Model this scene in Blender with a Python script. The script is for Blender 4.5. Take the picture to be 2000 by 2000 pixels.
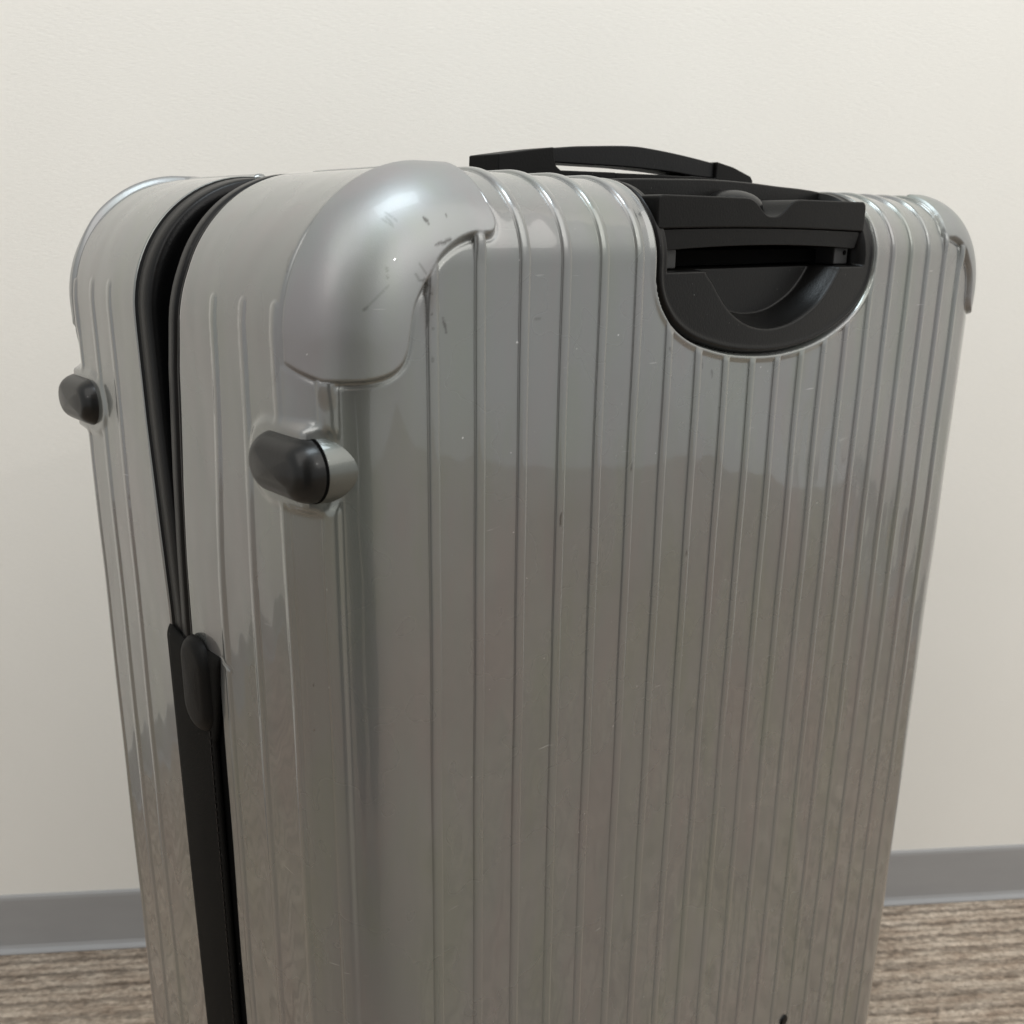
import bpy, bmesh, math, random
import numpy as np
from mathutils import Vector, Matrix

for o in list(bpy.data.objects):
    bpy.data.objects.remove(o, do_unlink=True)
sc = bpy.context.scene
COL = sc.collection
random.seed(4); rng = np.random.default_rng(4)

# ------------------------------------------------------------------ camera, world, lamps
ZB = 0.796                                    # height of the case-frame origin above the floor
CAM = np.array([-.2146, -.2777, -.0184 + ZB])
YAW, PITCH, ROLL = .7479, -.2841, .0129
cd = bpy.data.cameras.new('camera'); cam = bpy.data.objects.new('camera', cd); COL.objects.link(cam)
d = np.array([math.sin(YAW)*math.cos(PITCH), math.cos(YAW)*math.cos(PITCH), math.sin(PITCH)])
r = np.array([math.cos(YAW), -math.sin(YAW), 0]); u = np.cross(r, d)
r2 = math.cos(ROLL)*r + math.sin(ROLL)*u; u2 = -math.sin(ROLL)*r + math.cos(ROLL)*u
M = Matrix(((r2[0], u2[0], -d[0], CAM[0]), (r2[1], u2[1], -d[1], CAM[1]), (r2[2], u2[2], -d[2], CAM[2]), (0, 0, 0, 1)))
cam.matrix_world = M
cd.sensor_width = 36; cd.lens = 36*1900/2000; cd.clip_start = .02; cd.clip_end = 60
cd.dof.use_dof = True; cd.dof.focus_distance = .43; cd.dof.aperture_fstop = 34.2/2.0
sc.camera = cam
sc.view_settings.view_transform = 'Standard'; sc.view_settings.look = 'None'
sc.view_settings.exposure = 0.17; sc.view_settings.gamma = 1

w = bpy.data.worlds.new('World'); sc.world = w; w.use_nodes = True
bg = w.node_tree.nodes['Background']; bg.inputs[0].default_value = (.79, .80, .80, 1); bg.inputs[1].default_value = .76

def area(name, loc, target, sx, sy, power, col):
    l = bpy.data.lights.new(name, 'AREA'); l.shape = 'RECTANGLE'; l.size = sx; l.size_y = sy
    l.energy = power; l.color = col
    o = bpy.data.objects.new(name, l); COL.objects.link(o); o.location = loc
    o.rotation_euler = (Vector(target) - Vector(loc)).to_track_quat('-Z', 'Y').to_euler()
    return o
area('left_wall_fill_light', (.10, -.42, 2.6), (.10, -.42, 0), .85, .55, 17, (.80, .92, 1.0))
area('left_wall_fill_light', (1.3, -2.3, 2.7), (.9, .1, .7), 3.2, 2.6, 44, (1, .965, .915))
area('left_wall_fill_light', (-1.7, -.5, 2.7), (-.9, .9, .8), 2.4, 2.4, 29, (1, .965, .915))  # fill lamp added overhead to brighten the left part of the wall
pl = bpy.data.lights.new('ceiling_spot_light', 'POINT'); pl.energy = 15.0; pl.shadow_soft_size = .016; pl.color = (1, .98, .94)
po = bpy.data.objects.new('ceiling_spot_light', pl); COL.objects.link(po); po.location = (.0, -2.6, 2.3)

# ------------------------------------------------------------------ materials
def newmat(name):
    m = bpy.data.materials.new(name); m.use_nodes = True
    nt = m.node_tree; return m, nt, nt.nodes['Principled BSDF']
def nd(nt, t, **k):
    n = nt.nodes.new(t)
    for a, b in k.items(): setattr(n, a, b)
    return n
def noise(nt, vec, scale, detail=3, rough=.5, dist=0):
    n = nd(nt, 'ShaderNodeTexNoise'); n.inputs['Scale'].default_value = scale
    n.inputs['Detail'].default_value = detail; n.inputs['Roughness'].default_value = rough
    n.inputs['Distortion'].default_value = dist
    if vec is not None: nt.links.new(vec, n.inputs['Vector'])
    return n
def ramp(nt, fac, stops):
    n = nd(nt, 'ShaderNodeValToRGB'); nt.links.new(fac, n.inputs[0])
    e = n.color_ramp.elements
    while len(e) < len(stops): e.new(.5)
    for i, (p, c) in enumerate(stops):
        e[i].position = p; e[i].color = (c, c, c, 1) if not isinstance(c, tuple) else (*c, 1)
    return n
def mapping(nt, scale, rot=(0, 0, 0)):
    tc = nd(nt, 'ShaderNodeTexCoord'); mp = nd(nt, 'ShaderNodeMapping')
    mp.inputs['Scale'].default_value = scale; mp.inputs['Rotation'].default_value = rot
    nt.links.new(tc.outputs['Object'], mp.inputs['Vector']); return mp.outputs['Vector']
def mix(nt, fac, a, b, mode='MIX'):
    n = nd(nt, 'ShaderNodeMix', data_type='RGBA', blend_type=mode)
    for sock, v in ((n.inputs[0], fac), (n.inputs[6], a), (n.inputs[7], b)):
        if isinstance(v, (int, float)): sock.default_value = v
        elif isinstance(v, tuple): sock.default_value = (*v, 1)
        else: nt.links.new(v, sock)
    return n.outputs[2]
def bump(nt, h, strength, dist, prev=None):
    b = nd(nt, 'ShaderNodeBump'); b.inputs['Strength'].default_value = strength; b.inputs['Distance'].default_value = dist
    nt.links.new(h, b.inputs['Height'])
    if prev is not None: nt.links.new(prev, b.inputs['Normal'])
    return b.outputs['Normal']

def silver(name, coat, rough, base):
    m, nt, b = newmat(name)
    v = mapping(nt, (1, 1, 1))
    n1 = noise(nt, mapping(nt, (30, 30, 9)), 1.0, 4, .6)
    tint = ramp(nt, n1.outputs['Fac'], [(.35, (base[0]*1.03, base[1]*.965, base[2]*.98)), (.5, base), (.65, (base[0]*.97, base[1]*1.0, base[2]*.93))])
    # dark scuffs painted where the shell has been knocked, and faint hairline scratches
    at = nd(nt, 'ShaderNodeAttribute', attribute_name='scuff')
    n2 = noise(nt, v, 900, 3, .6)
    mm = nd(nt, 'ShaderNodeMath', operation='MULTIPLY'); nt.links.new(at.outputs['Fac'], mm.inputs[0])
    rr = ramp(nt, n2.outputs['Fac'], [(.28, 0.0), (.46, 1.0)]); nt.links.new(rr.outputs[0], mm.inputs[1])
    n3 = noise(nt, mapping(nt, (60, 60, 700), (.3, .9, 0)), 1, 1, .5, 0)
    n4 = noise(nt, mapping(nt, (22, 22, 22)), 1, 2, .5)
    r3 = ramp(nt, n3.outputs['Fac'], [(.75, 0.0), (.78, 1.0)]); r4 = ramp(nt, n4.outputs['Fac'], [(.56, 0.0), (.62, .5)])
    m3 = nd(nt, 'ShaderNodeMath', operation='MULTIPLY'); nt.links.new(r3.outputs[0], m3.inputs[0]); nt.links.new(r4.outputs[0], m3.inputs[1])
    vo = noise(nt, v, 420, 1, .5)
    sp = ramp(nt, vo.outputs['Fac'], [(.815, 0.0), (.84, .6)])
    c1 = mix(nt, m3.outputs[0], tint.outputs[0], (.5, .5, .49))
    c2 = mix(nt, sp.outputs[0], c1, (.8, .8, .78))
    c3 = mix(nt, mm.outputs[0], c2, (.03, .026, .022))
    nt.links.new(c3, b.inputs['Base Color'])
    b.inputs['Metallic'].default_value = .62
    rg = noise(nt, mapping(nt, (16, 16, 16)), 1, 3, .6)
    rr2 = ramp(nt, rg.outputs['Fac'], [(.3, rough-.04), (.7, rough+.05)]); nt.links.new(rr2.outputs[0], b.inputs['Roughness'])
    b.inputs['Coat Weight'].default_value = coat; b.inputs['Coat Roughness'].default_value = .035; b.inputs['Coat IOR'].default_value = 1.5
    wv = noise(nt, mapping(nt, (26, 26, 11)), 1, 2, .5)
    nm = bump(nt, wv.outputs['Fac'], .25, .004)
    fl = noise(nt, v, 2600, 1, .5); nm2 = bump(nt, fl.outputs['Fac'], .12, .0004, nm)
    nt.links.new(nm2, b.inputs['Normal']); nt.links.new(nm, b.inputs['Coat Normal'])
    return m
M_SHELL = silver('silver_gloss_polycarbonate', 1.0, .27, (.212, .218, .212))
M_GUARD = silver('silver_satin_polycarbonate', .14, .40, (.262, .269, .267))
M_MOUNT = silver('silver_mount', .6, .38, (.130, .133, .130))

def plastic(name, col, rough, bs=900, bstr=.15, coat=0, spec=.5):
    m, nt, b = newmat(name)
    v = mapping(nt, (1, 1, 1))
    n = noise(nt, v, 40, 4, .6)
    c = ramp(nt, n.outputs['Fac'], [(.3, tuple(x*.85 for x in col)), (.7, tuple(x*1.15 for x in col))])
    g = noise(nt, v, 700, 1, .5); gr = ramp(nt, g.outputs['Fac'], [(.80, 0.0), (.82, .35)])
    nt.links.new(mix(nt, gr.outputs[0], c.outputs[0], (.45, .44, .42)), b.inputs['Base Color'])
    b.inputs['Roughness'].default_value = rough; b.inputs['Specular IOR Level'].default_value = spec
    b.inputs['Coat Weight'].default_value = coat; b.inputs['Coat Roughness'].default_value = .12
    f = noise(nt, v, bs, 2, .5); nt.links.new(bump(nt, f.outputs['Fac'], bstr, .0006), b.inputs['Normal'])
    return m
M_BLACK = plastic('black_textured_plastic', (.0036, .0034, .0032), .48, spec=.13)
M_BEZEL = plastic('black_bezel_plastic', (.0032, .0030, .0028), .36, spec=.19)
M_RUB = plastic('black_rubber_trim', (.0036, .0036, .0038), .34, spec=.2)
M_DARK = plastic('matte_black_lining', (.0022, .0022, .0022), .9, spec=.05)
M_FLAP = plastic('black_flap_fabric', (.0055, .0052, .0046), .75, 1500, .4, spec=.12)
M_PILL = plastic('dark_grey_foot_plastic', (.0075, .0075, .0072), .33, 500, .05, .12, .28)
M_GREY = plastic('dark_grey_plastic', (.018, .018, .018), .5)

m, nt, b = newmat('black_zip_fabric'); M_ZIP = m
v = mapping(nt, (1, 1, 1)); n = noise(nt, v, 800, 2, .6)
c = ramp(nt, n.outputs['Fac'], [(.5, (.003, .003, .005)), (.68, (.012, .014, .022)), (.8, (.10, .10, .12))])
nt.links.new(c.outputs[0], b.inputs['Base Color']); b.inputs['Roughness'].default_value = .7
nt.links.new(bump(nt, n.outputs['Fac'], .8, .002), b.inputs['Normal'])

m, nt, b = newmat('embossed_wallpaper'); M_WALL = m
v1 = mapping(nt, (120, 120, 1300)); n1 = noise(nt, v1, 1, 3, .6)
v2 = mapping(nt, (5, 5, 5)); n2 = noise(nt, v2, 1, 3, .5)
c = ramp(nt, n2.outputs['Fac'], [(.3, (.742, .718, .668)), (.7, (.762, .738, .688))])
c2 = ramp(nt, n1.outputs['Fac'], [(.3, .975), (.7, 1.0)])
nt.links.new(mix(nt, 1.0, c.outputs[0], c2.outputs[0], 'MULTIPLY'), b.inputs['Base Color']); b.inputs['Roughness'].default_value = .6
nt.links.new(bump(nt, n1.outputs['Fac'], .34, .0010), b.inputs['Normal'])

m, nt, b = newmat('grey_vinyl_skirting'); M_BASE = m
n = noise(nt, mapping(nt, (8, 8, 30)), 1, 4, .6)
c = ramp(nt, n.outputs['Fac'], [(.3, (.275, .27, .268)), (.7, (.30, .295, .292))])
nt.links.new(c.outputs[0], b.inputs['Base Color']); b.inputs['Roughness'].default_value = .5

m, nt, b = newmat('loop_pile_carpet'); M_CARPET = m
# object space: x runs along the wall, y away from it
vA = mapping(nt, (20, 60, 1)); nA = noise(nt, vA, 1, 5, .65, .1)
vB = mapping(nt, (150, 190, 1)); nB = noise(nt, vB, 1, 3, .7)
vC = mapping(nt, (2.3, 11, 1)); nC = noise(nt, vC, 1, 2, .5)
cA = ramp(nt, nA.outputs['Fac'], [(.33, (.26, .20, .152)), (.47, (.345, .278, .218)), (.61, (.43, .358, .288))])
cB = ramp(nt, nB.outputs['Fac'], [(.32, .68), (.68, 1.3)])
cC = ramp(nt, nC.outputs['Fac'], [(.3, .85), (.7, 1.15)])
wr_ = nd(nt, 'ShaderNodeTexWave', wave_type='BANDS', bands_direction='Y'); wr_.inputs['Scale'].default_value = 15; wr_.inputs['Distortion'].default_value = 2.6; wr_.inputs['Detail'].default_value = 3; wr_.inputs['Detail Scale'].default_value = 5
nt.links.new(mapping(nt, (1.1, 1, 1)), wr_.inputs['Vector'])
cW = ramp(nt, wr_.outputs['Fac'], [(.08, .68), (.42, 1.08)])
cA = type('o', (), {'outputs': [mix(nt, 1.0, cA.outputs[0], cW.outputs[0], 'MULTIPLY')]})
cc = mix(nt, 1.0, mix(nt, 1.0, cA.outputs[0], cB.outputs[0], 'MULTIPLY'), cC.outputs[0], 'MULTIPLY')
nt.links.new(cc, b.inputs['Base Color']); b.inputs['Roughness'].default_value = .95; b.inputs['Specular IOR Level'].default_value = .15
wv = nd(nt, 'ShaderNodeTexWave', wave_type='BANDS', bands_direction='Y'); wv.inputs['Scale'].default_value = 32; wv.inputs['Distortion'].default_value = 1.5
tcn = mapping(nt, (1, 1, 1)); nt.links.new(tcn, wv.inputs['Vector'])
nm = bump(nt, wv.outputs['Fac'], .6, .003); nt.links.new(bump(nt, nB.outputs['Fac'], .9, .004, nm), b.inputs['Normal'])

# ------------------------------------------------------------------ helpers
def link(name, me, mat, parent=None, smooth=True, loc=None):
    o = bpy.data.objects.new(name, me); COL.objects.link(o)
    if mat: me.materials.append(mat)
    if smooth: me.polygons.foreach_set('use_smooth', np.ones(len(me.polygons), bool))
    if parent: o.parent = parent
    return o
def npmesh(name, V, F, mat, parent=None, scuff=None, smooth=True):
    V = np.asarray(V, np.float32); F = np.asarray(F, np.int32)
    used = np.unique(F); re = -np.ones(len(V), np.int64); re[used] = np.arange(len(used)); V = V[used]; F = re[F]
    if scuff is not None: scuff = scuff[used]
    if parent is not None: V = V + np.array([0, 0, ZB], np.float32) - np.array(parent.location, np.float32)
    me = bpy.data.meshes.new(name)
    me.vertices.add(len(V)); me.vertices.foreach_set('co', V.ravel())
    k = F.shape[1]
    me.loops.add(F.size); me.loops.foreach_set('vertex_index', F.ravel().astype(np.int32))
    me.polygons.add(len(F)); me.polygons.foreach_set('loop_start', np.arange(0, F.size, k, dtype=np.int32))
    me.update(calc_edges=True); me.validate()
    if scuff is not None:
        a = me.attributes.new('scuff', 'FLOAT', 'POINT'); a.data.foreach_set('value', scuff.astype(np.float32))
    return link(name, me, mat, parent, smooth)
def bmobj(name, bm, mat, parent=None, bevel=0, smooth=True, seg=3):
    bmesh.ops.recalc_face_normals(bm, faces=bm.faces)
    if parent is not None:
        bmesh.ops.translate(bm, verts=bm.verts, vec=Vector((0, 0, ZB)) - parent.location)
    me = bpy.data.meshes.new(name); bm.to_mesh(me); bm.free()
    o = link(name, me, mat, parent, smooth)
    if bevel:
        md = o.modifiers.new('bevel', 'BEVEL'); md.width = bevel; md.segments = seg; md.limit_method = 'ANGLE'; md.angle_limit = .5
        md.harden_normals = False
        wn = o.modifiers.new('wn', 'WEIGHTED_NORMAL'); wn.keep_sharp = True
    return o
def extrude_xz(poly, y0, y1, bm=None, dy=None):
    """poly of (x,z) extruded along y"""
    bm = bm or bmesh.new()
    a = [bm.verts.new((x, y0 + (dy(x, z) if dy else 0), z)) for x, z in poly]; c = [bm.verts.new((x, y1, z)) for x, z in poly]
    bm.faces.new(a); bm.faces.new(c[::-1])
    n = len(poly)
    for i in range(n): bm.faces.new((a[i], c[i], c[(i+1) % n], a[(i+1) % n]))
    return bm
def boxbm(x0, x1, y0, y1, z0, z1, bm=None):
    return extrude_xz([(x0, z0), (x1, z0), (x1, z1), (x0, z1)], y0, y1, bm)
def sstep(t): t = np.clip(t, 0, 1); return t*t*(3-2*t)
def spline(pts, n=8, closed=False):
    P = [np.array(p, float) for p in pts]; out = []
    N = len(P)
    for i in range(N if closed else N-1):
        p0 = P[(i-1) % N] if closed or i > 0 else 2*P[0]-P[1]
        p1 = P[i]; p2 = P[(i+1) % N]
        p3 = P[(i+2) % N] if closed or i+2 < N else 2*P[-1]-P[-2]
        for t in np.arange(n)/n:
            out.append(.5*((2*p1)+(-p0+p2)*t+(2*p0-5*p1+4*p2-p3)*t*t+(-p0+3*p1-3*p2+p3)*t**3))
    if not closed: out.append(P[-1])
    return np.array(out)
def polysdf(X, Y, poly):
    """signed distance, negative inside"""
    P = np.asarray(poly, float); best = np.full(X.shape, 1e9); inside = np.zeros(X.shape, bool)
    n = len(P)
    for i in range(n):
        a = P[i]; b_ = P[(i+1) % n]; e = b_-a; L = e@e
        if L < 1e-14: continue
        wx = X-a[0]; wy = Y-a[1]
        t = np.clip((wx*e[0]+wy*e[1])/L, 0, 1)
        best = np.minimum(best, (wx-t*e[0])**2+(wy-t*e[1])**2)
        c = ((a[1] > Y) != (b_[1] > Y))
        with np.errstate(divide='ignore', invalid='ignore'):
            xi = (b_[0]-a[0])*(Y-a[1])/(b_[1]-a[1])+a[0]
        inside ^= c & (X < xi)
    return np.where(inside, -1, 1)*np.sqrt(best)

# ------------------------------------------------------------------ setting
NW = np.array([math.sin(.6489), math.cos(.6489)]); WD = .5987           # wall plane n.p = WD
tang = np.array([NW[1], -NW[0]])
wallrot = math.atan2(tang[1], tang[0])
wc = NW*WD
def setting(name, x0, x1, y0, y1, z0, z1, mat, label=None):
    bm = bmesh.new(); bmesh.ops.create_cube(bm, size=1)
    for v_ in bm.verts: v_.co = Vector(((x0+x1)/2+v_.co.x*(x1-x0), (y0+y1)/2+v_.co.y*(y1-y0), (z0+z1)/2+v_.co.z*(z1-z0)))
    me = bpy.data.meshes.new(name); bm.to_mesh(me); bm.free()
    o = link(name, me, mat, None, False); o.location = (wc[0], wc[1], 0); o.rotation_euler = (0, 0, wallrot)
    return o
wall = setting('wall', -4, 4, 0, .12, 0, 2.8, M_WALL); wall['kind'] = 'structure'
floor = setting('floor', -2.6, 2.9, -3.2, .12, -.05, 0, M_CARPET); floor['kind'] = 'structure'
bm = bmesh.new()
prof = [(0, .0006), (-.0075, .0006), (-.0095, .0016), (-.0088, .0032), (-.0045, .0052), (-.0032, .009), (-.0032, .0665), (-.0026, .070), (-.0012, .072), (0, .072)]
A = [bm.verts.new((-3, y, z)) for y, z in prof]; B = [bm.verts.new((3, y, z)) for y, z in prof]
for i in range(len(prof)-1): bm.faces.new((A[i], A[i+1], B[i+1], B[i]))
bm.faces.new(A); bm.faces.new(B[::-1])
bmesh.ops.recalc_face_normals(bm, faces=bm.faces)
me = bpy.data.meshes.new('skirting_board'); bm.to_mesh(me); bm.free()
sk = link('skirting_board', me, M_BASE, None, False); sk.location = (wc[0], wc[1], 0); sk.rotation_euler = (0, 0, wallrot)
sk['label'] = 'plain grey vinyl skirting board along the foot of the cream wall'; sk['category'] = 'skirting board'

# ------------------------------------------------------------------ suitcase
case = bpy.data.objects.new('suitcase', None); COL.objects.link(case); case.location = (.22, .13, 0)
case['label'] = 'large silver ribbed hard shell suitcase, scuffed, slightly gaping, standing before the cream wall'
case['category'] = 'suitcase'
X0, X1, H, ZLOW = -.0403, .480, .0031, -.745
R, RC, YF = .035, .060, .261
RP = R*math.pi/4; OFF = R-RP; PC = RC-OFF
LX = (X1-X0)-2*OFF; LZ = (H-ZLOW)-2*OFF
PITCHR = .0225
RIBX = [k*PITCHR+.0030 for k in range(20)]

def base(px, pz, t):
    """px,pz parameter rectangle (z measured from the bottom), t = depth past the side start of the corner arc.
    returns position, normal, theta"""
    dmin = np.minimum(np.minimum(px, LX-px), np.minimum(pz, LZ-pz))
    tau = np.where(t > 0, RP-t, RP+np.maximum(dmin, 0)) if True else 0
    th = np.clip(tau/(2*RP), 0, 1)*math.pi/2
    inset = np.where(dmin > RP, R+(dmin-RP), R*(1-np.cos(th)))
    inset = np.where(t >= RP, 0, inset)
    y = np.where(t >= RP, R+(t-RP), R*(1-np.sin(th)))
    cx = np.clip(px, PC, LX-PC); cz = np.clip(pz, PC, LZ-PC)
    vx = px-cx; vz = pz-cz; L = np.sqrt(vx*vx+vz*vz)
    flat = L < 1e-9; Ls = np.where(flat, 1, L)
    dx = np.where(flat, 0, vx/Ls); dz = np.where(flat, 0, vz/Ls)
    rad = RC-inset
    x = X0+OFF+cx+dx*np.where(flat, 0, rad); z = ZLOW+OFF+cz+dz*np.where(flat, 0, rad)
    n = np.stack([dx*np.cos(th), -np.sin(th), dz*np.cos(th)], -1)
    return np.stack([x, y, z], -1), n, th

# outline of the handle recess in (x, v): v = arc length over the top edge, 0 where the edge starts to curve
recess = spline([(.127, .02), (.127, 0), (.1272, -.006), (.1288, -.013), (.1330, -.0205), (.1410, -.0285), (.154, -.0355), (.1705, -.0405), (.188, -.0440), (.206, -.0460), (.223, -.0468),
                 (.240, -.0463), (.258, -.0443), (.275, -.0405), (.2905, -.0350), (.303, -.0285), (.3125, -.0200), (.3175, -.0110), (.3190, -.002), (.319, .01), (.319, .03)], 5)
RECTOP = .098
recess = np.vstack([[(.127, RECTOP)], recess, [(.319, RECTOP)]])
guard_face = [(-.08, .05), (.0335, .05), (.0337, -.010), (.0348, -.0135), (.0350, -.017), (.0338, -.0200), (.0312, -.0217), (.027, -.0220), (.0225, -.0220), (.0165, -.0236),
              (.0115, -.0260), (.0072, -.0290), (.0045, -.0320), (.0020, -.0352), (-.0012, -.0390), (-.0040, -.0435), (-.0060, -.0490), (-.0072, -.0550), (-.0082, -.0605),
              (-.0105, -.0652), (-.0150, -.0687), (-.0215, -.0706), (-.030, -.0712), (-.08, -.0712)]
guard_face = np.vstack([guard_face[:2], spline(guard_face[2:-1], 4), guard_face[-1:]])

FEET = {'near': (.0295, .0215), 'far': (.0290, .0215)}
def E_near(z): return np.interp(-z, [-.01, .036, .047, .078, .1245, .162, .2, 1], [.1075, .108, .1100, .1165, .1215, .1244, .1260, .1260])
def E_far(z): return YF-np.interp(-z, [-.01, .0635, .106, .195, .3256, .434, 1], [.158, .1586, .157, .1495, .147, .144, .144])
FLAPTOP = -.2025

def shell(which):
    near = which == 'near'
    if near:
        xs = np.concatenate([np.arange(0, .085, .00055), np.arange(.085, .36, .0009), np.arange(.36, LX, .0008)])
        ex = np.concatenate([xr-X0-OFF+sg_*np.array([.0007, .0013, .0018, .0022, .0025, .00275, .0029, .0031]) for xr in RIBX for sg_ in (-1, 1)])
        xs = xs[np.abs(xs[:, None]-ex[None]).min(1) > .00018]
        xs = np.sort(np.concatenate([xs, ex[(ex > 0) & (ex < LX)], [LX]]))
    else:
        xs = np.concatenate([np.arange(0, .09, .0010), np.arange(.09, .40, .006), np.arange(.40, LX, .002), [LX]])
    zt = LZ
    st = .00055 if near else .0010
    zz = np.concatenate([np.arange(0, .078, st), np.arange(.078, .145, .0009), np.arange(.145, .235, .0013), np.arange(.235, LZ-.08, .02), np.arange(LZ-.08, LZ, .004), [LZ]])
    pz = (LZ-zz)[::-1]
    nx, nz = len(xs), len(pz)
    # skirt rows: t params
    tt0 = np.arange(0, .10, .00075 if near else .0010)[1:]
    EMAX = .1
    # face
    PX, PZ = np.meshgrid(xs, pz, indexing='ij')
    P1, N1, T1 = base(PX, PZ, np.zeros_like(PX))
    # perimeter: left side up, top, right side down, bottom
    per = [(0, z) for z in pz] + [(x, LZ) for x in xs[1:]] + [(LX, z) for z in pz[::-1][1:]] + [(x, 0) for x in xs[::-1][1:-1]]
    per = np.array(per); npm = len(per)
    QX = per[:, 0]; QZ = per[:, 1]
    zs = base(QX, QZ, np.full(npm, .08))[0][:, 2]
    Efn = E_near if near else E_far
    E = Efn(zs); E0_ = E.copy()
    if near:                                      # the shell is cut back where the side flap starts
        side = (QX == 0)
        s = sstep((FLAPTOP+.001-zs)/.0045)
        E = np.where(side, E*(1-s)+.1005*s, E)
    nt_ = 150 if near else 110
    g = np.linspace(0, 1, nt_+1)[1:]
    tE = E-(R-RP)                                   # t such that y = E
    tE0 = E0_-(R-RP)
    TT = g[None, :]*tE0[:, None]-(tE0-tE)[:, None]*np.clip((g-.55)/.45, 0, 1)[None, :]
    P2, N2, T2 = base(np.repeat(QX[:, None], nt_, 1), np.repeat(QZ[:, None], nt_, 1), TT)
    def disp(P, N, T, isface):
        x, y, z = P[..., 0], P[..., 1], P[..., 2]
        h = np.zeros_like(x)
        # v coordinate for face and top
        v_ = np.where(z > H-R-1e-6, np.where(y >= R, R*math.pi/2+(y-R), R*(math.pi/2-np.arcsin(np.clip((R-y)/R, -1, 1)))), z-(H-R))
        v_ = np.where((z > H-R-1e-6), v_, z-(H-R))
        # guards
        S = []
        for mir in (False, True):
            xx = (X0+X1)-x if mir else x
            g1 = polysdf(xx, z, guard_face)
            g2 = y-.0300
            g3 = (y*0)+(-(z+.0665)+(y-.012)*.20*(y > .012)*-1)      # bottom edge on the side rises a little away from the corner
            g3 = -(z+.0712-np.clip(y-.014, 0, .02)*.36)
            gg = np.maximum(np.maximum(g1, g2), g3)
            S.append(gg)
        sg = np.minimum(S[0], S[1])
        inside = sstep(-sg/.0016)
        rib = np.zeros_like(x)
        def prof(dist, w=.0029, hh=.00140):
            a = np.abs(dist)
            return hh*np.clip(1-(a/w)**2.6, 0, 1)**.62
        lateral_ok = (T > 1.2) | ((np.abs(N[..., 0]) < .12))
        for xr in RIBX:
            rib = np.maximum(rib, np.where(lateral_ok & (x > -.004) & (x < X1+X0+.004+.0), prof(x-xr)*(1-.45*sstep((-z-.12)/.35)), 0))
        # corner rib and side ribs
        onleft = (x < X0+R+.002) & (z < H-.04)
        onright = (x > X1-R-.002) & (z < H-.04)
        crib = prof((T-math.radians(37))*R, .0038, .0013)
        rib = np.maximum(rib, np.where((onleft | onright) & (T > .15) & (T < 1.4), crib, 0))
        sr = [.0359, .0592, .0824] if near else [.031, .053, .074]; lean = [-.002, .0035, .0095] if near else [0, 0, 0]
        for yr in sr:
            endd = np.maximum(z+.0465, 0)
            dd = np.sqrt((y-(yr+lean[sr.index(yr)]*sstep((-z-.045)/.15)))**2+endd**2)
            fade = sstep((-z-.043)/.02)*.35+.65
            wv_ = .0026
            rib = np.maximum(rib, np.where((x < X0+.02) | (x > X1-.02), prof(dd, wv_, .00065)*fade, 0))
        outside = 1-sstep((-sg+.0)/.0016)
        fadeg = sstep((sg-.000)/.004)*.3+.7
        near_g = sstep((.010-sg)/.010)
        h = np.maximum(rib*(1+.75*near_g*(z < -.008))*np.where(y > .008, outside, 1), (.0027-.0014*sstep((y-.012)/.016)*sstep((-z-.012)/.02))*inside) + .0003*sstep(-sg/.02)
        h -= .0007*np.exp(-((sg-.0009)/.0009)**2)*(rib < .0003)     # crease at the foot of the guard
        # recess
        sr_ = None
        if near:
            sr_ = polysdf(x, v_, recess)
            sr_ = np.where((z < -.12) | (N[..., 0] < -.5) | (N[..., 0] > .5), 1, sr_)
            rimb = sstep((.0042-sr_)/.003)
            h = h*(1-rimb)+rimb*.0008*sstep((sr_+.0000)/.0016)
            h = np.where(sr_ < .0012, .0008-.0055*sstep((.0012-sr_)/.0028), h)
        # pads under the side feet
        fy, fh = FEET[which]
        fd = np.sqrt(np.maximum(np.abs(y-fy-.002)-fh+.011, 0)**2+(z+(.1025 if near else .105))**2)-.0150
        fd = np.where(x < X0+.03, fd, 1)
        k = sstep((.0030-fd)/.0042)
        h = h*(1-k)
        padx = np.where(x < X0+.0075, k*np.maximum(0, x-(X0-.0012)), 0)*sstep((X0+.0075-x)/.004)
        # very gentle unevenness of the moulded sheet
        h += .00022*np.sin(x*31+z*9)*np.cos(z*23+y*17)+.00012*np.sin(z*61+x*47)
        Pn = P+N*h[..., None]
        Pn[..., 0] -= padx*.92
        return Pn, sg, sr_, h
    D1, S1, C1, _ = disp(P1, N1, T1, True)
    D2, S2, C2, _ = disp(P2, N2, T2, False)
    # rolled-in edge
    L1 = P2[:, -1]+N2[:, -1]*(-.0012) ; L1[:, 1] += .0008
    L2 = P2[:, -1]+N2[:, -1]*(-.0030)
    L3 = L2.copy(); L3[:, 1] -= .010
    V = np.concatenate([D1.reshape(-1, 3), D2.reshape(-1, 3), L1, L2, L3])
    sg = np.concatenate([S1.ravel(), S2.ravel(), np.ones(3*npm)])
    cc_ = np.concatenate([C1.ravel(), C2.ravel(), np.ones(3*npm)]) if near else np.ones(len(V))
    idx = np.arange(nx*nz).reshape(nx, nz)
    fa = np.stack([idx[:-1, :-1], idx[1:, :-1], idx[1:, 1:], idx[:-1, 1:]], -1).reshape(-1, 4)
    # perimeter face vertex ids
    pid = [idx[0, j] for j in range(nz)] + [idx[i, nz-1] for i in range(1, nx)] + [idx[nx-1, j] for j in range(nz-2, -1, -1)] + [idx[i, 0] for i in range(nx-2, 0, -1)]
    pid = np.array(pid)
    sk_ = nx*nz+np.arange(npm*nt_).reshape(npm, nt_)
    o0 = nx*nz+npm*nt_
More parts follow.
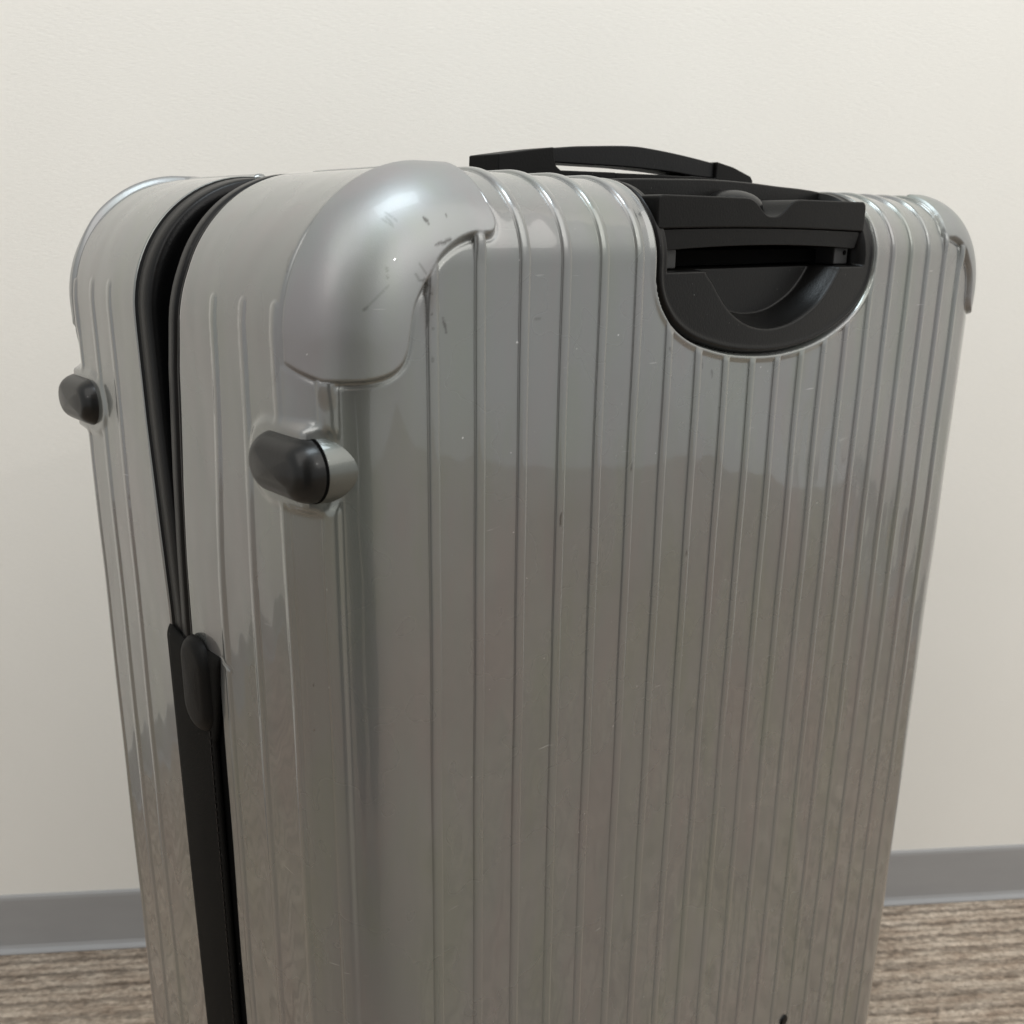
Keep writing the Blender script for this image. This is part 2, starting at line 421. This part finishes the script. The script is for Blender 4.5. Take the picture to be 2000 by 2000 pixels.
    cols = np.concatenate([pid[:, None], sk_, (o0+np.arange(npm))[:, None], (o0+npm+np.arange(npm))[:, None], (o0+2*npm+np.arange(npm))[:, None]], 1)
    a = cols[:, :-1]; b_ = cols[:, 1:]; an = np.roll(a, -1, 0); bn = np.roll(b_, -1, 0)
    fs = np.stack([a, b_, bn, an], -1).reshape(-1, 4)
    F = np.concatenate([fa, fs[:, ::-1]])
    if not near:
        V = V.copy(); V[:, 1] = YF-V[:, 1]; F = F[:, ::-1]
    fc = cc_[F]
    keep = ~(fc < -.0026).all(1)
    F = F[keep]
    isg = sg[F].mean(1) < -.0002
    # left and right guard
    return V, F, isg

SCUFFS = []   # (p0, p1, half width, strength) in case coordinates
SCUFFS += [
    ((0.00246, 0.00243, -0.01584), (0.00287, 0.00209, -0.01635), 0.0011, 1),
    ((0.00207, 0.00278, -0.01534), (0.00246, 0.00243, -0.01584), 0.0007, 1),
    ((0.00308, 0.00181, -0.01685), (0.00321, 0.00155, -0.01736), 0.0005, 0.9),
    ((0.01124, 0.00198, -0.01398), (0.0113, 0.00163, -0.01467), 0.0006, 0.9),
    ((0.00549, -0.00106, -0.02401), (0.00658, -0.00113, -0.02384), 0.0007, 1),
    ((0.00679, -0.00115, -0.02384), (0.00811, -0.00123, -0.02367), 0.0009, 1),
    ((0.00864, -0.00115, -0.02315), (0.01071, -0.00116, -0.02254), 0.0008, 1),
    ((0.00417, -0.00099, -0.02436), (0.00459, -0.00104, -0.02436), 0.0005, 0.9),
    ((0.02299, 0.00101, -0.02228), (0.02308, 0.00054, -0.02299), 0.0007, 0.9),
    ((-0.01515, 0.00152, -0.03176), (-0.01507, 0.0011, -0.03309), 0.0005, 0.5),
    ((-0.0153, 0.00084, -0.03443), (-0.01526, 0.00062, -0.03527), 0.0005, 0.6),
    ((-0.00325, -0.00136, -0.03065), (-0.00111, -0.0021, -0.03393), 0.0004, 0.45),
    ((-0.00508, -0.00164, -0.03412), (-0.0039, -0.00207, -0.0364), 0.0004, 0.5),
    ((-0.00299, -0.00217, -0.03642), (-0.00177, -0.00222, -0.03577), 0.0005, 0.7),
    ((-0.02401, 0.00252, -0.04561), (-0.02328, 0.00222, -0.04494), 0.0008, 0.7),
    ((-0.02328, 0.00222, -0.04494), (-0.01527, 0.00011, -0.03762), 0.0006, 0.3),
    ((-0.01008, 0.00877, -0.01352), (-0.00756, 0.00523, -0.0165), 0.0004, 0.4),
    ((-0.01191, 0.00792, -0.0159), (-0.00948, 0.00502, -0.0182), 0.0004, 0.4),
    ((-0.01059, 0.00781, -0.01504), (-0.00933, 0.00548, -0.01737), 0.0004, 0.4),
    ((0.00789, 7e-05, -0.04976), (0.0082, 7e-05, -0.05068), 0.0005, 0.7),
    ((0.00843, 6e-05, -0.05124), (0.009, 5e-05, -0.0529), 0.0008, 1),
    ((0.00911, 5e-05, -0.05327), (0.00944, 4e-05, -0.05512), 0.0006, 0.9),
    ((0.00083, -0.00126, -0.03818), (0.00095, -0.0014, -0.03835), 0.0005, 0.7),
    ((0.00138, -0.00196, -0.04079), (0.00142, -0.0019, -0.04097), 0.0005, 0.7),
    ((0.00189, -0.00148, -0.04792), (0.00189, -0.00147, -0.0481), 0.0006, 0.7),
    ((0.00215, -0.00136, -0.05295), (0.00239, -0.00134, -0.05314), 0.0006, 0.7),
    ((0.00196, -0.00141, -0.06362), (0.00194, -0.00142, -0.06471), 0.0006, 0.7),
    ((0.07032, -0.00129, -0.13501), (0.07023, -0.00128, -0.13681), 0.0008, 1),
    ((0.07009, -0.00129, -0.137), (0.07018, -0.00128, -0.1393), 0.001, 1),
    ((0.11558, -0.00111, -0.11961), (0.11508, -0.00111, -0.12238), 0.0008, 0.8),
    ((0.16007, -0.00137, -0.17141), (0.15981, -0.00138, -0.17295), 0.0009, 0.7),
    ((0.1722, -8e-05, -0.08285), (0.17289, -0.00011, -0.08561), 0.0009, 0.7),
    ((-0.02917, 0.01829, -0.02402), (-0.02925, 0.01803, -0.02435), 0.0007, 0.8),
    ((-0.03018, 0.0165, -0.02716), (-0.03027, 0.01632, -0.02749), 0.0006, 0.7),
    ((-0.03043, 0.01492, -0.0293), (-0.03058, 0.01473, -0.02979), 0.0006, 0.6),
    ((-0.03338, 0.03439, -0.02933), (-0.03546, 0.03267, -0.03394), 0.0008, 0.3),
    ((-0.0321, 0.03392, -0.02707), (-0.03351, 0.0335, -0.02965), 0.0006, 0.3),
    ((-0.03701, 0.02144, -0.03652), (-0.03702, 0.02113, -0.03684), 0.0006, 0.6),
    ((-0.03674, 0.01907, -0.03845), (-0.03758, 0.01952, -0.04049), 0.0008, 0.25),
    ((-0.03832, 0.02351, -0.1877), (-0.03833, 0.02355, -0.18836), 0.0006, 0.7),
    ((-0.03856, 0.02446, -0.20822), (-0.03849, 0.02424, -0.2086), 0.0006, 0.7),
    ((0.05425, -0.0, -0.05247), (0.05703, -2e-05, -0.05241), 0.0005, 0.5),
    ((0.13732, -0.00145, -0.06954), (0.14093, -0.00012, -0.07456), 0.0009, 0.6),
    ((0.16355, -6e-05, -0.07728), (0.16468, -0.0001, -0.08075), 0.0009, 0.6)]
def scuffs(V):
    s = np.zeros(len(V))
    for p0, p1, wd_, st in SCUFFS:
        p0 = np.array(p0); p1 = np.array(p1); e = p1-p0; L = e@e+1e-12
        t = np.clip(((V-p0)@e)/L, 0, 1); dd = np.linalg.norm(V-p0-t[:, None]*e, axis=1); wd_ = max(wd_, .0006); st = st*.75
        s = np.maximum(s, st*sstep((wd_-dd)/(wd_*.6)))
    return s

for which in ('near', 'far'):
    V, F, isg = shell(which)
    sc_ = scuffs(V) if which == 'near' else np.zeros(len(V))
    o = npmesh('shell', V, F[~isg], M_SHELL, case, sc_)
    if which == 'near': o['label'] = 'back half of the silver shell with the pull handle recess'
    else: o['label'] = 'front half of the silver shell beyond the gap'
    G = F[isg]
    left = V[G[:, 0], 0] < .2; low = V[G[:, 0], 2] < -.4
    for sel, lb in ((left & ~low, None), (~left & ~low, None)):
        if sel.sum(): npmesh('corner_guard', V[:], G[sel], M_GUARD, case, sc_)

# ------------------------------------------------------------------ edge trims, lining and zip fabric
def outline(ds=.004):
    zs_ = np.arange(0, LZ+1e-6, ds); xs_ = np.arange(0, LX+1e-6, ds)
    zs_ = np.linspace(0, LZ, len(zs_)); xs_ = np.linspace(0, LX, len(xs_))
    per = [(0, z) for z in zs_] + [(x, LZ) for x in xs_[1:]] + [(LX, z) for z in zs_[::-1][1:]] + [(x, 0) for x in xs_[::-1][1:-1]]
    per = np.array(per); P, N, T = base(per[:, 0], per[:, 1], np.full(len(per), .08))
    return P, N
OP, ON = outline()
def band(name, profile, mat, edge, sign=1, label=None):
    """profile of (inset, dy) swept round the opening; edge(z) gives the rim's y"""
    k = len(profile); n = len(OP)
    V = []
    E = edge(OP[:, 2])
    for ins, dy in profile:
        Q = OP-ON*ins; Q = Q.copy(); Q[:, 1] = E+sign*dy; V.append(Q)
    V = np.stack(V, 1).reshape(-1, 3)
    I = np.arange(n*k).reshape(n, k); J = np.roll(I, -1, 0)
    F = np.stack([I[:, :-1], I[:, 1:], J[:, 1:], J[:, :-1]], -1).reshape(-1, 4)
    if sign < 0: F = F[:, ::-1]
    o = npmesh(name, V, F, mat, case)
    if label: o['label'] = label
    return o
EN = E_near
EF = lambda z: YF-E_far(z)
band('edge_trim', [(.006, -.006), (.0024, -.002), (.0010, .0004), (.0004, .0014), (.0004, .0026), (.0016, .0034), (.0016, .0040), (.0003, .0048), (.0000, .0058), (.0000, .0104), (.0008, .0114), (.0035, .0120), (.0085, .0116), (.0140, .0080)], M_RUB, EN, 1, 'rubber trim on the rim of the back half')
band('edge_trim', [(.006, -.006), (.0024, -.001), (.0006, .0006), (.0002, .0012), (.0014, .0020), (.0014, .0026), (.0007, .0036), (.0012, .0132), (.0022, .0146), (.0065, .0150), (.0155, .0100)], M_RUB, EF, -1, 'rubber trim on the rim of the front half')
mid = lambda z: (EN(z)+EF(z))/2
def bridge(name, insn, insf, mat, dyn=.010, dyf=.012):
    n = len(OP); rows = []
    a = EN(OP[:, 2])+dyn; c = EF(OP[:, 2])-dyf
    for k_, s in enumerate(np.linspace(0, 1, 9)):
        ins = insn*(1-s)+insf*s+.004*math.sin(s*math.pi)
        Q = (OP-ON*ins).copy(); Q[:, 1] = a*(1-s)+c*s; rows.append(Q)
    V = np.stack(rows, 1).reshape(-1, 3); k = 9
    I = np.arange(n*k).reshape(n, k); J = np.roll(I, -1, 0)
    F = np.stack([I[:, :-1], I[:, 1:], J[:, 1:], J[:, :-1]], -1).reshape(-1, 4)
    return npmesh(name, V, F, mat, case)
bridge('zip_gusset', .0135, .0150, M_ZIP, .008, .010)
# lining: closes both halves behind the opening
for yy, nm_ in ((.03, 'lining'), ):
    n = len(OP); V = []
    for ins, y in ((.012, .012), (.009, .02), (.009, .10), (.009, .16), (.009, .24), (.012, .248)):
        Q = (OP-ON*ins*1.9).copy(); Q[:, 1] = y; V.append(Q)
    k = 6; V = np.stack(V, 1).reshape(-1, 3)
    I = np.arange(n*k).reshape(n, k); J = np.roll(I, -1, 0)
    F = np.stack([I[:, :-1], I[:, 1:], J[:, 1:], J[:, :-1]], -1).reshape(-1, 4)
    npmesh('lining', V, F, M_DARK, case)

# ------------------------------------------------------------------ side flap and the pill-shaped foot on it
zs_ = np.concatenate([np.linspace(FLAPTOP, FLAPTOP-.05, 30), np.linspace(FLAPTOP-.06, -.70, 50)])
rows = []
for z in zs_:
    yf = float(EF(np.array([z]))[0])+.0010; yn = .1075 - .0065*float(sstep(np.array([(z-FLAPTOP+.03)/.03]))[0])*0
    yn = .1080-.0095*max(0, 1-(FLAPTOP-z)/.045)**.6
    s = np.linspace(0, 1, 15); row = []
    for q_ in s:
        top = max(0, 1-(FLAPTOP-z)/.006)
        x = X0-.0020-.0012*math.sin(q_*math.pi)+.0018*top*top
        y = yf*(1-q_)+yn*q_
        zz_ = z-.0022*math.sin(min(q_*1.6, 1)*math.pi)*max(0, 1-(FLAPTOP-z)/.04)
        row.append((x, y, zz_))
    rows.append(row)
V = np.array(rows); nr, nc = V.shape[:2]
Vb = V.copy(); Vb[..., 0] += .0022
VV = np.concatenate([V.reshape(-1, 3), Vb.reshape(-1, 3)])
I = np.arange(nr*nc).reshape(nr, nc)
q1 = np.stack([I[:-1, :-1], I[1:, :-1], I[1:, 1:], I[:-1, 1:]], -1).reshape(-1, 4)
q2 = q1[:, ::-1]+nr*nc
off = nr*nc
e = []
for i in range(nr-1):
    e += [(I[i, 0], I[i, 0]+off, I[i+1, 0]+off, I[i+1, 0]), (I[i, -1], I[i+1, -1], I[i+1, -1]+off, I[i, -1]+off)]
for j in range(nc-1):
    e += [(I[0, j], I[0, j+1], I[0, j+1]+off, I[0, j]+off), (I[-1, j], I[-1, j]+off, I[-1, j+1]+off, I[-1, j+1])]
flap = npmesh('side_flap', VV, np.concatenate([q1, q2, np.array(e)]), M_FLAP, case)
# dark well between flap and the cut-back shell
bmw = boxbm(X0+.0012, X0+.0030, .096, .150, -.70, FLAPTOP+.0005); bmobj('flap_backing', bmw, M_DARK, case, 0, False)
# stitching along the flap
bms = bmesh.new()
for z in np.arange(FLAPTOP-.012, -.62, -.0042):
    m_ = Matrix.Translation((X0-.0026, .1100, z)) @ Matrix.Diagonal((.0005, .0005, .0028, 1))
    bmesh.ops.create_cube(bms, size=1, matrix=m_)
st = bmobj('stitching', bms, M_RUB, case, 0, False); st['kind'] = 'stuff'

def pill(name, cy, cz, hl, hr, x0, depth, mat, vertical=False, parent=case, rings=10, nseg=72, flat=.55, power=2.4, skew=0):
    """stadium dome: half length hl, half radius hr, foot at x0, rising 'depth' towards -x"""
    V = []; F = []
    L = hl-hr; SL = []                       # stadium outline: (centre offset, angle)
    nq = (nseg-16)//2
    for i in range(nq): SL.append((L, -math.pi/2+math.pi*i/nq))
    for i in range(8): SL.append((L-2*L*i/8, math.pi/2))
    for i in range(nq): SL.append((-L, math.pi/2+math.pi*i/nq))
    for i in range(8): SL.append((-L+2*L*i/8, -math.pi/2))
    nseg = len(SL)
    prof_ = [(1.0, 0.0)] + [(1-(1-flat)*(1-math.cos(t)), math.sin(t)) for t in np.linspace(.12, math.pi/2, rings)]
    for sc_f, hgt in prof_:
        for i in range(nseg):
            o_, a = SL[i]; ux, uy = o_+hr*math.cos(a), hr*math.sin(a)
            rr_ = hr*(1-sc_f)
            # shrink by offset, not by scale
            c, s = math.cos(a), math.sin(a)
            ux -= rr_*c; uy -= rr_*s
            V.append((ux, uy, hgt))
    base_n = len(V)
    for k_ in range(1, 6):
        f = 1-k_/5
        for i in range(nseg):
            ux, uy, _ = V[(rings)*nseg+i]
            V.append((ux*(f*.999+.001), uy*(f*.999+.001), 1+.10*(1-f*f)))
    rows_ = rings+1+5
    out = []
    for ux, uy, hgt in V:
        yy, zz2 = (uy, ux) if vertical else (ux, uy)
        out.append((x0-depth*hgt, cy+yy, cz+zz2+skew*ux))
    for rr_ in range(rows_-1):
        for i in range(nseg):
            j = (i+1) % nseg
            F.append((rr_*nseg+i, rr_*nseg+j, (rr_+1)*nseg+j, (rr_+1)*nseg+i))
    if not vertical: F = [f[::-1] for f in F]
    return npmesh(name, out, F, mat, parent)
for which, ysg in (('near', 1), ('far', -1)):
    fy, fh = FEET[which]; cy = fy if which == 'near' else YF-fy; fz_ = -.1025 if which == 'near' else -.1050
    pill('foot_mount', cy, fz_, fh+.0014, .0138, X0+.017, .0150, M_MOUNT, rings=12, flat=.86)
    pill('foot_gap_shadow', cy, fz_, fh+.0007, .0125, X0+.0030, .0014, M_DARK, flat=.97)  # added black ring standing in for the shadow between foot and mount
    pill('side_foot', cy, fz_, fh+.0006, .0122, X0+.0032, .0108, M_PILL, flat=.42)
pill('flap_foot', .1185, -.2215, .0235, .0132, X0-.0012, .0046, M_BLACK, vertical=True, flat=.55)

# ------------------------------------------------------------------ recess surround (bezel)
def surf(x, v_):
    """face / over-the-top surface point and normal for (x, v)"""
    x, v_ = np.broadcast_arrays(x, v_)
    a = np.clip(v_/R, 0, math.pi/2)
    y = np.where(v_ <= 0, 0, R*(1-np.cos(a)))+np.maximum(v_-R*math.pi/2, 0)
    z = H-R+np.where(v_ <= 0, v_, R*np.sin(a))
    n = np.stack([np.zeros_like(a), -np.cos(a), np.sin(a)], -1)
    return np.stack([x, y, z], -1), n
xs = np.arange(.1275, .3190, .0007); vs = np.concatenate([np.arange(-.0475, .06, .0006), np.arange(.06, RECTOP, .002)])
GX, GV = np.meshgrid(xs, vs, indexing='ij')
P, N = surf(GX, GV)
s0 = polysdf(GX, GV, recess)
h = -.0004*np.ones_like(GX)
h -= .0022*sstep((.0016+s0+.0006)/.0016)*(s0 > -.0022)      # rolled outer lip dropping into the gap
h += .0006*np.exp(-((s0+.0032)/.0012)**2)                  # raised lip line
cav = np.maximum(np.maximum(.1345-GX, GX-.3085), -.0045-GV)   # <0 inside; ledge at v=-.0045
cav = np.maximum(cav, GV-.080)
bowl = spline([(.1625, -.0040), (.1690, -.0100), (.1770, -.0180), (.1850, -.0240), (.1940, -.0286), (.2045, -.0320), (.2160, -.0338), (.2280, -.0338), (.2400, -.0322), (.2520, -.0285), (.2630, -.0235), (.2720, -.0170), (.2790, -.0100), (.2835, -.0040), (.285, .004), (.161, .004)], 4, True)
sb = polysdf(GX, GV, bowl)
hb = -.0150*np.clip(-sb/.0065, 0, 1)**.9 - .0006*sstep((.001-sb)/.002)
hc = -.0300*sstep(-cav/.0009)
h = np.minimum(h, np.minimum(hb, 0)+h); h = np.where(cav < .0009, np.minimum(h, hc), h)
inscav = cav < 0
P = P+N*h[..., None]
# inside the cavity the floor is a plain plane
deep = cav < -.0008
P[..., 1] = np.where(deep, np.maximum(P[..., 1], .030), P[..., 1])
P[..., 2] = np.where(deep, np.clip(P[..., 2], -.040, -.012), P[..., 2])
I = np.arange(P.shape[0]*P.shape[1]).reshape(P.shape[:2])
F = np.stack([I[:-1, :-1], I[1:, :-1], I[1:, 1:], I[:-1, 1:]], -1).reshape(-1, 4)
F = F[(s0.ravel()[F] < -.0003).all(1)]
npmesh('handle_recess', P.reshape(-1, 3), F, M_BEZEL, case)

# pull handle grip
xc = .2205
def toparc(x): # top edge of the cover with the finger dip
    return -.0030-.0084*np.exp(-np.abs((x-.2190)/.0135)**2.8) + .0006*((x-xc)/.085)
tx = np.linspace(.1335, .3065, 90)
poly = [(.1300, -.0178)]+[(.1295, -.0065), (.1300, -.0042)]+[(x, float(toparc(x))) for x in tx]+[(.3085, -.0038), (.3090, -.0060), (.3090, -.0170), (.3080, -.0185)]
poly += [(x, -.0180+.0012*(1-((x-xc)/.087)**2)) for x in np.linspace(.3070, .1325, 30)]
grip = bmobj('handle_grip', extrude_xz(poly, .0030, .0300), M_BLACK, case, .0021, True, 4)
poly = [(.1345, -.0185+0.0003)]+[(x, -.0183+.0012*(1-((x-xc)/.087)**2)) for x in np.linspace(.1350, .3060, 30)]+[(.3055, -.0205), (.3025, -.0268)]
poly += [(x, -.0272+.0022*(1-((x-xc)/.082)**2)) for x in np.linspace(.3000, .1365, 30)]+[(.1350, -.0262)]
bmobj('grip_underside', extrude_xz(poly, .0038, .0280), M_GREY if False else M_BLACK, grip, .0009) if False else bmobj('grip_underside', extrude_xz(poly, .0040, .0280), M_BLACK, case, .0009)
# release button behind the finger dip
bm = bmesh.new(); bmesh.ops.create_uvsphere(bm, u_segments=40, v_segments=20, radius=1, matrix=Matrix.Translation((.2190, .0290, -.0070)) @ Matrix.Diagonal((.0175, .0155, .0085, 1)))
bmobj('release_button', bm, M_RUB, case)
# telescopic rods' collars below the grip
for x0_, x1_ in ((.1350, .1510), (.2900, .3040)):
    c_ = bmobj('rod_collar', boxbm(x0_, x1_, .0085, .028, -.0355, -.0262), M_GREY, case, .0008)
    bm = bmesh.new(); bmesh.ops.create_cone(bm, cap_ends=True, segments=20, radius1=.0013, radius2=.0013, depth=.0006, matrix=Matrix.Translation((x0_+.0065 if x0_ < .2 else x1_-.004, .0083, -.0293)) @ Matrix.Rotation(math.pi/2, 4, 'X'))
    sw = bmobj('screw_hole', bm, M_DARK, c_, 0, False); sw.location = (0, 0, 0)
    sw.data.transform(Matrix.Translation(-Vector((0, 0, 0))))
bmobj('cross_bar', boxbm(.150, .292, .020, .0285, -.0345, -.0275), M_DARK, case, .0006)
# top of the recess behind the grip
tp = spline([(.128, -.0005), (.132, .0032), (.150, .0044), (.175, .0052), (.200, .0060), (.222, .0062), (.245, .0058), (.268, .0050), (.292, .0044), (.312, .0030), (.3185, -.0005)], 5)
poly = [(x, z) for x, z in tp]+[(.3185, -.004), (.128, -.004)]
bmobj('recess_top', extrude_xz(poly, .0330, .0800), M_BEZEL, case, .0018)

# ------------------------------------------------------------------ carry handle on top
def hx(poly, y0, y1, name, mat, bev, parent=case):
    f_ = (.084+.2777)/(.095+.2777); poly = [(-.2146+(x+.2146)*f_, -.0184+(z+.0184)*f_) for x, z in poly]
    return bmobj(name, extrude_xz(poly, y0, y1), mat, parent, bev)
hx([(.1190, .0025), (.1195, .0160), (.1395, .0190), (.1572, .0213), (.1575, .0168), (.1590, .0125), (.1625, .0104), (.2050, .0112), (.2050, .0025)], .0840, .1060, 'handle_bracket', M_BLACK, .0007)
hx([(.2660, .0118), (.2720, .0122), (.2960, .0118), (.2962, .0213), (.3130, .0190), (.3320, .0144), (.3345, .0120), (.3350, .0025), (.2052, .0025), (.2052, .0110), (.2400, .0116)], .0842, .1058, 'handle_bracket', M_BLACK, .0007)
top = spline([(.1574, .0210), (.1740, .0228), (.1905, .0240), (.2090, .0252), (.2250, .0257), (.2440, .0249), (.2629, .0236), (.2790, .0222), (.2960, .0205)], 5)
bot = spline([(.2960, .0119), (.2800, .0122), (.2639, .0132), (.2470, .0139), (.2304, .0143), (.2150, .0145), (.1995, .0144), (.1788, .0142), (.1640, .0141), (.1592, .0140)], 5)
hx([tuple(p) for p in top]+[tuple(p) for p in bot], .0862, .1038, 'carry_grip', M_RUB, .0022)

# rivet low on the back
bm = bmesh.new(); bmesh.ops.create_cone(bm, cap_ends=True, segments=32, radius1=.0042, radius2=.0034, depth=.0012, matrix=Matrix.Translation((.3117, -.0006, -.555)) @ Matrix.Rotation(math.pi/2, 4, 'X'))
bmobj('rivet', bm, M_BLACK, case, .0004)

# castors (below the picture, so the case stands on something)
for x in (.03, .41):
    for y in (.05, .21):
        bm = bmesh.new(); bmesh.ops.create_cone(bm, cap_ends=True, segments=24, radius1=.020, radius2=.026, depth=.012, matrix=Matrix.Translation((x, y, -.748)))
        hs = bmobj('castor', bm, M_BLACK, case, .001)
        bm = bmesh.new(); bmesh.ops.create_cone(bm, cap_ends=True, segments=32, radius1=.021, radius2=.021, depth=.022, matrix=Matrix.Translation((x, y, -.775)) @ Matrix.Rotation(math.pi/2, 4, 'X'))
        wh = bmobj('wheel', bm, M_GREY, case, .002)
        wh.parent = hs; 
for ob in list(bpy.data.objects):
    if ob.name.startswith('screw_hole'):
        # child of a part that sits at the case origin: same frame, no extra offset
        me = ob.data; me.transform(Matrix.Translation(-(Vector(case.location)-Vector(ob.parent.location))))


# ------------------------------------------------------------------ the photographer behind the camera, mirrored in the glossy shell
person = bpy.data.objects.new('person', None); COL.objects.link(person)
person.location = (-.475, -.560, 0); person.rotation_euler = (0, 0, -YAW)
person['label'] = 'person in dark clothes seen only as a dim reflection in the shell'
person['category'] = 'person'
def skinned(name, verts, edges, rad, mat, parent):
    me = bpy.data.meshes.new(name); me.from_pydata(verts, edges, []); o = link(name, me, mat, parent, False)
    o.modifiers.new('skin', 'SKIN'); 
    if not me.skin_vertices: 
        try: me.skin_vertices.new()
        except Exception: pass
    for i_, r_ in enumerate(rad): me.skin_vertices[0].data[i_].radius = (r_, r_)
    me.skin_vertices[0].data[0].use_root = True
    sb_ = o.modifiers.new('sub', 'SUBSURF'); sb_.levels = 1; sb_.render_levels = 2
    return o
ms, nt, b = newmat('skin'); b.inputs['Base Color'].default_value = (.45, .27, .19, 1); b.inputs['Roughness'].default_value = .5
mj, nt, b = newmat('dark_jersey'); 
n_ = noise(nt, None, 60, 3); c_ = ramp(nt, n_.outputs['Fac'], [(.3, (.010, .011, .014)), (.7, (.018, .019, .024))]); nt.links.new(c_.outputs[0], b.inputs['Base Color']); b.inputs['Roughness'].default_value = .9
mh, nt, b = newmat('dark_hair'); b.inputs['Base Color'].default_value = (.012, .009, .007, 1); b.inputs['Roughness'].default_value = .5
# skeleton, facing +y: bent forward a little, both hands out in front at waist height
V = [(0, 0, .93), (0, .0, 1.06), (0, .03, 1.22), (0, .08, 1.36), (0, .12, 1.45), (0, .16, 1.53), (0, .175, 1.62)]
E_ = [(i, i+1) for i in range(6)]; Rr = [.13, .12, .135, .12, .055, .075, .085]
def add(p, rr, frm):
    V.append(p); Rr.append(rr); E_.append((frm, len(V)-1)); return len(V)-1
for sx in (-1, 1):
    h_ = add((sx*.09, 0, .88), .09, 0); kn = add((sx*.11, .04, .48), .06, h_); an = add((sx*.11, -.02, .09), .042, kn); add((sx*.12, .12, .035), .038, an)
    sh = add((sx*.17, .07, 1.37), .06, 3); el = add((sx*.22, .10, 1.08), .044, sh); wr = add((sx*.12, .30, .90), .028, el); pm = add((sx*.09, .36, .865), .030, wr)
    for k_, (fx, fz, ln) in enumerate(((.032, .02, .9), (.03, .006, 1.0), (.03, -.008, .93), (.026, -.022, .78))):
        a_ = add((sx*(.09-.012), .36+.035, .865+fz), .0095, pm); add((sx*(.09-.012-fx*.7), .36+.05, .865+fz), .0085, a_)
    a_ = add((sx*.075, .345, .895), .011, pm); add((sx*.055, .365, .905), .0095, a_)
body = skinned('body', V, E_, Rr, ms, person)
def sub(ids, grow): return ids
# clothes: the same chains, a little thicker
jv = [V[i] for i in (1, 2, 3)]; jr = [.155, .172, .15]; je = [(0, 1), (1, 2)]
for q_ in (0, 1):
    o_ = 7+q_*18
    b0 = len(jv); jv += [V[o_+4], V[o_+5], V[o_+6]]; jr += [.072, .055, .038]; je += [(2, b0), (b0, b0+1), (b0+1, b0+2)]
skinned('jersey', jv, je, jr, mj, person)
tv = [V[0]]; tr = [.165]; te = []
for q_ in (0, 1):
    o_ = 7+q_*18; b0 = len(tv); tv += [V[o_], V[o_+1], V[o_+2]]; tr += [.125, .105, .085]; te += [(0, b0), (b0, b0+1), (b0+1, b0+2)]
skinned('trousers', tv, te, tr, mj, person)
bm = bmesh.new(); bmesh.ops.create_uvsphere(bm, u_segments=24, v_segments=16, radius=1, matrix=Matrix.Translation((0, .155, 1.635)) @ Matrix.Diagonal((.088, .098, .095, 1)))
me = bpy.data.meshes.new('hair'); bm.to_mesh(me); bm.free(); link('hair', me, mh, person)
for k_, v_ in (('use_adaptive_sampling', True),):
    try: setattr(sc.cycles, k_, v_)
    except Exception: pass
